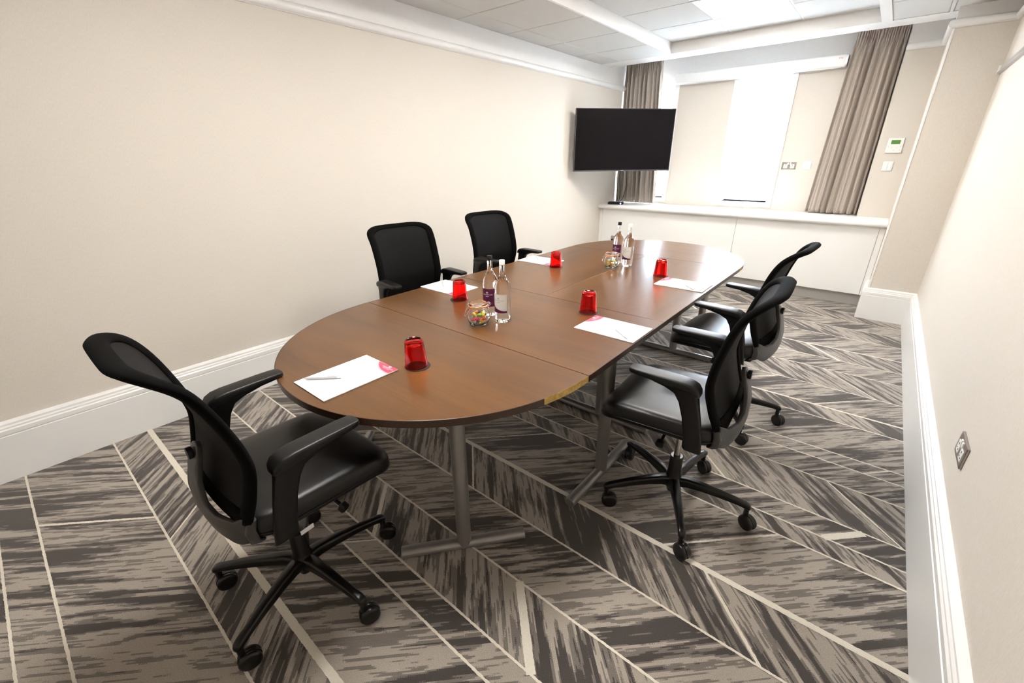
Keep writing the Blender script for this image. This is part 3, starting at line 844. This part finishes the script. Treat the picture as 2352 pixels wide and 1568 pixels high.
cup0 = make_cup(); coas0 = MB().lathe([(0, 0), (.0475, 0), (.0483, .001), (.0475, .0022), (0, .0022)], 40).build('coaster', DARKCOASTER, smooth=40)
offs = [(.004, .003), (-.008, -.003), (.004, -.003), (.001, .002), (.004, .0)]
for i, ((x, y), lab, where) in enumerate(cups):
    c_ = cup0 if i == 0 else copy_tree(cup0)
    c_.location = (x, y, TZ + .003); tag(c_, lab, 'glass', 'red tumblers on the table')
    k = coas0 if i == 0 else copy_tree(coas0)
    k.location = (x + offs[i][0], y + offs[i][1], TZ + .0006); tag(k, 'round dark coaster under the red tumbler ' + where, 'coaster', 'dark coasters under the tumblers')

# ------------------------------------------------------------------ water bottles
def make_bottle(kind):
    o = empty('water_bottle')
    prof = [(0, .010), (.022, .006), (.030, .0), (.036, .003), (.0385, .010), (.0385, .165), (.0370, .180), (.031, .198), (.0215, .212), (.0165, .222), (.0142, .236), (.0122, .270), (.0134, .272), (.0134, .277), (.0118, .279), (.0118, .286), (0, .286)]
    MB().lathe(prof, 40, cap=False).build('glass_body', CLEAR, o, smooth=50)
    capm = PLASTIC if kind == 'purple' else SWITCHW
    MB().lathe([(0, .300), (.0120, .300), (.0134, .298), (.0134, .283), (.0137, .281), (.0137, .279), (.0128, .279), (.0, .2865)], 28, cap=False).build('cap', capm, o, smooth=40)
    R = .0390; a0 = -math.radians(62); a1 = math.radians(62); z0, z1 = .050, .142
    def patch(za, zb, r, lo=None):
        m = MB(); rows = []
        for j in range(25):
            t_ = j / 24; a = lerp(a0, a1, t_)
            bot = za if not callable(za) else za(t_); top = zb if not callable(zb) else zb(t_)
            rows.append([(r * math.sin(a), -r * math.cos(a), bot), (r * math.sin(a), -r * math.cos(a), top)])
        m.loft(rows, closed=False, cap=False); return m
    if kind == 'purple':
        lab = patch(z0, z1, R).build('label', PURPLE, o, smooth=180); ink = PRINTW
    else:
        lab = patch(z0, z1, R).build('label', LABELW, o, smooth=180); ink = GREYINK
        patch(z0, lambda t_: z0 + .010 + .034 * (1 - t_) ** 2.2, R + .0003).build('label_swoosh', PURPLE, lab, smooth=180)
    tx = MB()
    def put(v, f, zc):
        tx.add([((R + .0006) * math.sin(p[0] / R), -(R + .0006) * math.cos(p[0] / R), zc + p[1]) for p in v], f)
    v, f = text_mesh('CROWNE PLAZA', .0085, .056); put(v, f, .112)
    e = emblem(0, 0, .0042); put(e.v, e.f, .1225)
    for i in range(5):
        put([(-.008 + i * .0033, -.0013, 0), (-.0056 + i * .0033, -.0013, 0), (-.0056 + i * .0033, .0013, 0), (-.008 + i * .0033, .0013, 0)], [(0, 1, 2, 3)], .1035)
    tx.build('label_print', ink, lab)
    return o
bp0 = make_bottle('purple'); bw0 = make_bottle('white')
def facing(x, y, extra=0): return math.atan2(-y, -x) + PI / 2 + extra
for i, (src, x, y, lab) in enumerate([(bp0, -1.415, 1.535, 'clear water bottle with purple label and black cap behind the bright sweets jar'),
        (bw0, -1.302, 1.497, 'clear water bottle with white label and white cap beside the bright sweets jar'),
        (bp0, -1.452, 3.000, 'clear water bottle with purple label and black cap behind the far jar of wrapped sweets'),
        (bw0, -1.348, 2.958, 'clear water bottle with white label and white cap beside the far jar of wrapped sweets')]):
    o = src if i < 2 else copy_tree(src)
    o.location = (x, y, TZ + .0006); o.rotation_euler = (0, 0, facing(x, y, -.55 if src is bw0 else -.45))
    tag(o, lab, 'bottle', 'water bottles on the table')

# ------------------------------------------------------------------ clip-top jars with sweets
def make_jar():
    o = empty('sweet_jar')
    outer = [(0, .0), (.036, .0), (.044, .004), (.053, .022), (.0565, .042), (.054, .062), (.047, .076), (.0445, .082), (.0455, .090)]
    inner = [(.0415, .090), (.0405, .082), (.043, .075), (.050, .061), (.0525, .042), (.049, .023), (.041, .008), (0, .006)]
    MB().lathe(outer + inner, 44, cap=False).build('glass_body', JARGLASS, o, smooth=60)
    MB().lathe([(.0435, .0905), (.0480, .0905), (.0495, .0925), (.0480, .0945), (.0435, .0945)] + [(.0435, .0905)], 44, cap=False).build('rubber_seal', mat('orange_rubber', (.85, .28, .03), .45), o, smooth=60)
    MB().lathe([(0, .0950), (.044, .0950), (.0465, .0965), (.0465, .1010), (.042, .1060), (.036, .1085), (.034, .1065), (.020, .1055), (0, .1055)], 44, cap=False).build('glass_lid', JARGLASS, o, smooth=60)
    R = .0465
    MB().tube([(R * math.cos(2*PI*i/40), R * math.sin(2*PI*i/40), .0835) for i in range(40)], .0013, 8, loop=True).build('wire_band', CHROME, o, smooth=60)
    MB().tube([(.0500 * math.cos(2*PI*i/40), .0500 * math.sin(2*PI*i/40), .0990) for i in range(40)], .0012, 8, loop=True).build('wire_band', CHROME, o, smooth=60)
    MB().tube([(-.048, -.014, .084), (-.058, -.014, .070), (-.066, -.013, .050), (-.067, 0, .047), (-.066, .013, .050), (-.058, .014, .070), (-.048, .014, .084)], .0014, 8).build('clasp_lever', CHROME, o, smooth=60)
    MB().tube([(.047, -.007, .084), (.060, -.007, .088), (.063, -.007, .096), (.052, -.007, .102), (.052, .007, .102), (.063, .007, .096), (.060, .007, .088), (.047, .007, .084)], .0014, 8).build('hinge_wire', CHROME, o, smooth=60)
    return o
jar0 = make_jar()
jars = [((-1.365, 1.392), 'clip-top glass jar of brightly coloured sweets with an orange seal', 'nearer jar of bright sweets'), ((-1.414, 2.838), 'clip-top glass jar of mostly cream and gold wrapped sweets', 'far jar of cream and gold sweets')]
for i, ((x, y), lab, _) in enumerate(jars):
    j = jar0 if i == 0 else copy_tree(jar0)
    j.location = (x, y, TZ + .0006); j.rotation_euler = (0, 0, facing(x, y, .35))
    tag(j, lab, 'jar', 'clip-top jars of sweets')
sweetm = {}
def sm_(nm, col):
    if nm not in sweetm: sweetm[nm] = mat('wrapper_' + nm, col, .25)
    return sweetm[nm]
cols = {'yellow': (.85, .55, .02), 'orange': (.85, .22, .02), 'pink': (.80, .08, .12), 'green': (.30, .50, .05), 'cream': (.75, .62, .42), 'gold': (.60, .38, .08), 'silver': (.55, .52, .50), 'brown': (.18, .07, .04)}
def sweet(x, y, z, rz, tilt, ca, cb_, lab):
    o = empty('wrapped_sweet', (x, y, z)); o.rotation_euler = (tilt, .2 * tilt, rz)
    rows = []
    MB().tube([(-.013, 0, 0), (-.010, 0, 0), (-.003, 0, 0), (0.0, 0, 0)], [.003, .0062, .0078, .008], 12).build('wrapper', sm_(ca, cols[ca]), o, smooth=60)
    MB().tube([(0.0, 0, 0), (.003, 0, 0), (.010, 0, 0), (.013, 0, 0)], [.008, .0078, .0062, .003], 12).build('wrapper', sm_(cb_, cols[cb_]), o, smooth=60)
    for s in (-1, 1):
        tw = MB(); tw.add([(s * .012, -.002, 0), (s * .012, .002, 0), (s * .020, .0065, .001), (s * .0205, 0, -.0015), (s * .020, -.0065, .001)], [(0, 1, 2, 3, 4)])
        tw.build('twist', sm_(ca if s < 0 else cb_, cols[ca]), o)
    tag(o, lab, 'sweet', 'wrapped sweets in the clip-top jars')
rnd = random.Random(5)
for ji, ((jx, jy), _, where) in enumerate(jars):
    pal = [('yellow', 'orange'), ('pink', 'orange'), ('green', 'yellow'), ('orange', 'pink'), ('silver', 'brown'), ('yellow', 'green'), ('silver', 'silver'), ('pink', 'pink'), ('orange', 'yellow')] if ji == 0 else [('cream', 'gold'), ('gold', 'yellow'), ('cream', 'cream'), ('yellow', 'green'), ('brown', 'gold'), ('cream', 'silver'), ('gold', 'gold'), ('orange', 'cream'), ('cream', 'brown')]
    pal += [('brown', 'orange'), ('silver', 'yellow'), ('green', 'green'), ('yellow', 'yellow')] if ji == 0 else [('silver', 'silver'), ('yellow', 'cream'), ('green', 'cream'), ('gold', 'brown')]
    for k, (ca, cb_) in enumerate(pal):
        lay = 0 if k < 5 else (1 if k < 9 else 2)
        a = k * 2 * PI / (5 if lay == 0 else 4) + lay * .5
        r = (.025, .026, .022)[lay]
        z = TZ + (.0165, .0340, .0510)[lay]
        nm = ca if ca == cb_ else ca + ' and ' + cb_
        sweet(jx + r * math.cos(a), jy + r * math.sin(a), z, a + PI / 2 + rnd.uniform(-.2, .2), rnd.uniform(-.2, .2), ca, cb_, nm + ' wrapped sweet in the ' + where)

# ------------------------------------------------------------------ office chairs
PROF = [(.545, .158), (.57, .150), (.61, .137), (.65, .124), (.72, .107), (.77, .108), (.82, .115), (.90, .134), (.95, .150), (.99, .170), (1.02, .195), (1.043, .226), (1.056, .264)]
def catmull(P, sub=10):
    P = [Vector(p) for p in P]; out = []
    for i in range(len(P) - 1):
        p0, p1, p2, p3 = P[max(i-1, 0)], P[i], P[i+1], P[min(i+2, len(P)-1)]
        for k in range(sub):
            t_ = k / sub
            out.append(.5 * ((2*p1) + (-p0+p2)*t_ + (2*p0-5*p1+4*p2-p3)*t_*t_ + (-p0+3*p1-3*p2+p3)*t_**3))
    out.append(P[-1]); return out
CUR = catmull([(z, bq, 0) for z, bq in PROF]); ARC = [0]
for a, bq in zip(CUR, CUR[1:]): ARC.append(ARC[-1] + (bq - a).length)
LB = ARC[-1]
ZT_ = list(zip(ARC, [p.x for p in CUR])); BT_ = list(zip(ARC, [p.y for p in CUR]))
def back_pt(s, t):
    t = max(0, min(LB, t))
    return Vector((s, -interp(BT_, t) - interp([(0, .024), (LB * .7, .022), (LB, .006)], t) * (1 - min(1, (s / .25) ** 2)), interp(ZT_, t)))
def back_frame(s, t):
    e = .004
    ds = (back_pt(s + e, t) - back_pt(s - e, t)); dt = (back_pt(s, min(LB, t + e)) - back_pt(s, max(0, t - e)))
    return back_pt(s, t), dt.cross(ds).normalized()
WT = [(0, .222), (.08, .238), (.16, .244), (.30, .242), (.42, .243), (LB, .248)]
def back_loop():
    rb, rt = .03, .11; right = []
    ts = [rb * (1 - math.cos(i / 10 * PI / 2)) for i in range(10)] + [lerp(rb, LB - rt, i / 26) for i in range(27)] + [LB - rt + rt * math.sin(i / 12 * PI / 2) for i in range(1, 13)]
    for t in ts:
        w_ = interp(WT, t)
        if t < rb: w_ = w_ - rb + rb * math.sqrt(max(0, 1 - ((rb - t) / rb) ** 2))
        elif t > LB - rt: w_ = w_ - .165 + .165 * math.sqrt(max(0, 1 - ((t - (LB - rt)) / rt) ** 2))
        right.append((w_, t))
    top = [(lerp(right[-1][0], -right[-1][0], i / 12), LB) for i in range(1, 12)]
    bot = [(lerp(-right[0][0], right[0][0], i / 10), 0) for i in range(1, 10)]
    return right + top + [(-s, t) for s, t in reversed(right)] + bot
def chair_base_angle(o, ang): pass
def make_chair():
    root = empty('office_chair')
    loop = back_loop(); k = len(loop)
    # padded border of the back
    rings = []; inner = []
    for i in range(k):
        s, t = loop[i]; (sa, ta), (sb, tb) = loop[i - 1], loop[(i + 1) % k]
        tx, ty = sb - sa, tb - ta; L = math.hypot(tx, ty) or 1; nx, ny = -ty / L, tx / L      # inward (loop is anticlockwise)
        half = .025
        cs, ct = s + nx * half, t + ny * half
        p, nn = back_frame(cs, ct)
        e_in = (back_pt(cs + nx * .004, ct + ny * .004) - back_pt(cs - nx * .004, ct - ny * .004))
        if e_in.length < 1e-6: e_in = Vector((nx, 0, ny))
        e_in.normalize()
        rings.append([p + e_in * (half * math.cos(a)) + nn * (.0135 * math.sin(a)) for a in [q / 12 * 2 * PI for q in range(12)]])
        inner.append((s + nx * .042, t + ny * .042))
    m = MB(); m.loft(rings, loop=True)
    m.build('backrest_frame', FABRIC, root, smooth=180)
    m = MB(); rr = []; ib, it = .036, .08
    for j in range(37):
        q = j / 36; t = lerp(.040, LB - .040, q); w_ = interp(WT, t) - .040
        if t < .040 + ib: w_ -= ib - ib * math.sqrt(max(0, 1 - ((.040 + ib - t) / ib) ** 2))
        if t > LB - .040 - it: w_ -= .13 - .13 * math.sqrt(max(0, 1 - ((t - LB + .040 + it) / it) ** 2))
        ring = []
        for i in range(25):
            p, nn = back_frame(lerp(-w_, w_, i / 24), t); ring.append(p - nn * .001)
        rr.append(ring)
    m.loft(rr, closed=False, cap=False)
    m.build('back_mesh', MESHM, root, smooth=180, solid=.003)
    # rear support bracket: curved yoke with a spine up to the lumbar knob
    zl = [(0, .452), (.5, .462), (.85, .482), (1, .500)]
    m = MB(); rows = []
    for i in range(41):
        u = -1 + 2 * i / 40; au = abs(u)
        top = interp([(0, .740), (.14, .730), (.20, .64), (.30, .585), (.5, .560), (.8, .560), (1, .585)], au)
        low = interp(zl, au); row = []
        for j in range(13):
            z = lerp(low, top, j / 12)
            rear = interp([(.45, .190), (.48, .212), (.52, .220), (.59, .220), (.67, .205), (.74, .178)], z)
            side = interp([(.43, .166), (.50, .172), (.58, .166), (.74, .15)], z)
            bb_ = lerp(rear, side, au ** 2.2)
            row.append((u * .212, -bb_, z))
        rows.append(row)
    m.loft(rows, closed=False, cap=False)
    br = m.build('back_bracket', GREYPL, root, smooth=60, solid=.014, bevel=.003)
    MB().lathe([(.0, 0), (.016, 0), (.018, .004), (.018, .014), (.0, .016)], 20).build('lumbar_knob', PLASTIC, root, smooth=40, loc=(0, -.196, .715)).rotation_euler = (PI / 2, 0, 0)
    for s in (-1, 1):
        m = MB(); m.loft([[(s * x, y, z) for x, y in rrect(.020, .013, .008, 3, .203, yy)] for yy, z in ((-.150, .490), (-.164, .497), (-.168, .53), (-.160, .566))])
        m.build('back_strut', GREYPL, root, smooth=40)
    # seat
    base = rrect(.236, .236, .080, 8, 0, .060)
    def zoff(y): return -.040 * max(0, (y - .14) / .158) ** 2.2 + .006 * max(0, (-.02 - y) / .16)
    m = MB(); rings = []
    for ins, z in ((.020, .486), (.006, .489), (.0, .497), (-.001, .516), (.0, .537), (.005, .550), (.014, .5585), (.032, .5625), (.08, .5630), (.13, .5615), (.18, .560), (.222, .5595)):
        sc = 1 - ins / .236
        rings.append([(x * sc, .060 + (y - .060) * sc, z + zoff(.060 + (y - .060) * sc)) for x, y in base])
    m.loft(rings); seat = m.build('seat', LEATHER, root, smooth=180)
    MB().tube([(x * 1.006, .060 + (y - .060) * 1.006,   .507 + zoff(y)) for x, y in base], .0020, 6, loop=True).build('seam_piping', LEATHER, seat, smooth=180)
    m = MB(); rings = []
    for ins, z in ((.075, .460), (.045, .464), (.025, .475), (.018, .488)):
        sc = 1 - ins / .236
        rings.append([(x * sc, .060 + (y - .060) * sc, z + zoff(.060 + (y - .060) * sc)) for x, y in base])
    m.loft(rings); m.build('seat_pan', PLASTIC, root, smooth=50)
    # arms
    for s in (-1, 1):
        arm = MB(); rings = []
        for y0_, y1_, z, xc, th in ((-.126, -.064, .452, .222, .010), (-.128, -.060, .474, .243, .011), (-.124, -.058, .52, .247, .011), (-.110, -.044, .60, .249, .013), (-.096, -.026, .66, .250, .016), (-.088, -.006, .694, .250, .020), (-.082, .030, .712, .250, .025), (-.076, .080, .724, .250, .028)):
            rings.append([(s * (xc + x), y, z) for x, y in rrect(th, (y1_ - y0_) / 2, min(th * .9, .010), 3, 0, (y0_ + y1_) / 2)])
        arm.loft(rings); a_ = arm.build('armrest_post', PLASTIC, root, smooth=60)
        pad = MB(); rings = []
        for y, zt, th, hw in ((-.094, .712, .010, .016), (-.091, .722, .020, .025), (-.080, .736, .030, .031), (-.060, .7455, .034, .033), (-.030, .749, .033, .034), (.03, .750, .030, .033), (.09, .7505, .024, .032), (.135, .7505, .021, .030), (.155, .750, .019, .027), (.163, .748, .014, .020)):
            rings.append([(s * (.250 + x), y, z) for x, z in rrect(hw, th / 2, min(hw, th / 2) * .6, 4, 0, zt - th / 2)])
        pad.loft(rings); pad.build('armrest_pad', PLASTIC, root, smooth=60)
        cr = MB().box((s * .06, -.115, .452), (s * .226, -.070, .474)); cr.build('armrest_bracket', PLASTIC, root, bevel=.006)
    # mechanism, levers and gas lift
    MB().box((-.085, -.13, .412), (.085, .11, .468)).build('tilt_mechanism', PLASTIC, root, bevel=.015, seg=3)
    for pts in ([(.06, .05, .44), (.14, .085, .435), (.185, .10, .405)], [(-.06, .03, .44), (-.15, .03, .435), (-.195, .03, .42)]):
        lv = MB().tube(pts, .0065, 10).build('lever', PLASTIC, root, smooth=60)
        e = Vector(pts[-1]); dd = (e - Vector(pts[-2])).normalized()
        MB().tube([e - dd * .012, e - dd * .006, e + dd * .012, e + dd * .016], [.008, .0175, .0175, .012], 14).build('knob', PLASTIC, lv, smooth=50)
    MB().cyl((0, 0, .24), (0, 0, .43), .014, 24).build('gas_lift', CHROME, root, smooth=40)
    MB().lathe([(0, .062), (.020, .062), (.024, .075), (.028, .085), (.040, .10), (.043, .128), (.034, .145), (.0285, .16), (.0275, .245), (.0250, .252), (.014, .252)], 32, cap=False).build('base_hub', BASEBLK, root, smooth=50)
    leg = MB(); rings = []
    for x, zc, hw, hh in ((.020, .120, .025, .024), (.06, .128, .0215, .0225), (.12, .128, .0185, .0195), (.20, .123, .0155, .0165), (.27, .115, .0140, .0140), (.296, .111, .0150, .0140), (.312, .106, .0140, .0125), (.319, .103, .009, .008)):
        rings.append([(x, y, z) for y, z in rrect(hw, hh, min(hw, hh) * .6, 4, 0, zc)])
    leg.loft(rings); lm_ = leg.mesh('leg', BASEBLK, 60)
    cs = MB()
    cs.cyl((0, 0, .060), (0, 0, .100), .0105, 14)
    ring = []
    for xo in (-.004, .004):
        ring.append([(xo, .016 + .0345 * math.cos(a), .034 + .0345 * math.sin(a)) for a in [i / 20 * PI for i in range(21)]] + [(xo, .016 - .02, .03), (xo, .016 + .02, .03)])
    cs.loft(ring); cm_ = cs.mesh('caster', WHEEL, 50)
    wh = MB().lathe([(0, -.0085), (.024, -.0085), (.029, -.0070), (.0325, -.0040), (.0338, 0), (.0338, .0045), (.0325, .0085), (0, .0085)], 28, cap=False); wm_ = wh.mesh('wheel', WHEEL, 40)
    for i in range(5):
        a = i * 2 * PI / 5
        o = bpy.data.objects.new('leg', lm_); C.objects.link(o); o.parent = root; o.rotation_euler = (0, 0, a)
        c = bpy.data.objects.new('caster', cm_); C.objects.link(c); c.parent = root; c.location = (.306 * math.cos(a), .306 * math.sin(a), 0)
        for s in (-1, 1):
            q = bpy.data.objects.new('wheel', wm_); C.objects.link(q); q.parent = c; q.location = (s * .0135, .016, .0339); q.rotation_euler = (0, -s * PI / 2, 0)
    return root
chair0 = make_chair()
RECLINE = (4.2, 2.0, 2.0, 0, 1.0)
chairs = [  # hub x y, heading of the sitter (degrees), base angle (world degrees), caster swivels, label
    ((-1.320, .380), 90, 9, (-20, -40, -10, -8, -15), 'black office chair tucked under the D-shaped table end with the chipped edge'),
    ((-2.285, 1.785), -8, 20, (10, 80, 150, 220, 290), 'black mesh-back office chair facing the purple-labelled bottle from the plain wall'),
    ((-2.300, 2.695), -6, 40, (40, 100, 170, 250, 320), 'black mesh-back office chair against the plain wall, closer to the television'),
    ((-.428, 1.652), 183, 9, (-120, -125, 5, -60, -118), 'black office chair pulled back from the crosswise table section, casters on show'),
    ((-.470, 2.572), 177, 16, (-120, -110, -60, -70, -100), 'black office chair at the table side nearest the white cabinet')]
tag_mat = mat('white_card', (.9, .9, .92), .4)
for i, ((x, y), hd, ba, sw_, lab) in enumerate(chairs):
    o = chair0 if i == 0 else copy_tree(chair0)
    o.location = (x, y, 0.0); rz = math.radians(hd - 90); o.rotation_euler = (0, 0, rz)
    tag(o, lab, 'chair', 'black office chairs around the table')
    li = ci = 0
    R_ = Matrix.Rotation(math.radians(RECLINE[i]), 3, 'X'); pv = Vector((0, -.16, .47))
    for ch in o.children:
        nm = ch.name.split('.')[0]
        if nm in ('backrest_frame', 'back_mesh'):
            ch.location = pv - R_ @ pv; ch.rotation_euler = (math.radians(RECLINE[i]), 0, 0)
        elif nm == 'leg':
            ch.rotation_euler = (0, 0, math.radians(ba + 72 * li) - rz); li += 1
        elif nm == 'caster':
            a = math.radians(ba + 72 * ci) - rz
            ch.location = (.306 * math.cos(a), .306 * math.sin(a), 0); ch.rotation_euler = (0, 0, math.radians(sw_[ci]) - rz); ci += 1
card = MB().box((-.001, -.020, -.012), (.001, .020, .012)).build('swing_tag', tag_mat, chair0, bevel=.0004, loc=(.229, -.035, .445))
card.rotation_euler = (.12, .35, 0)
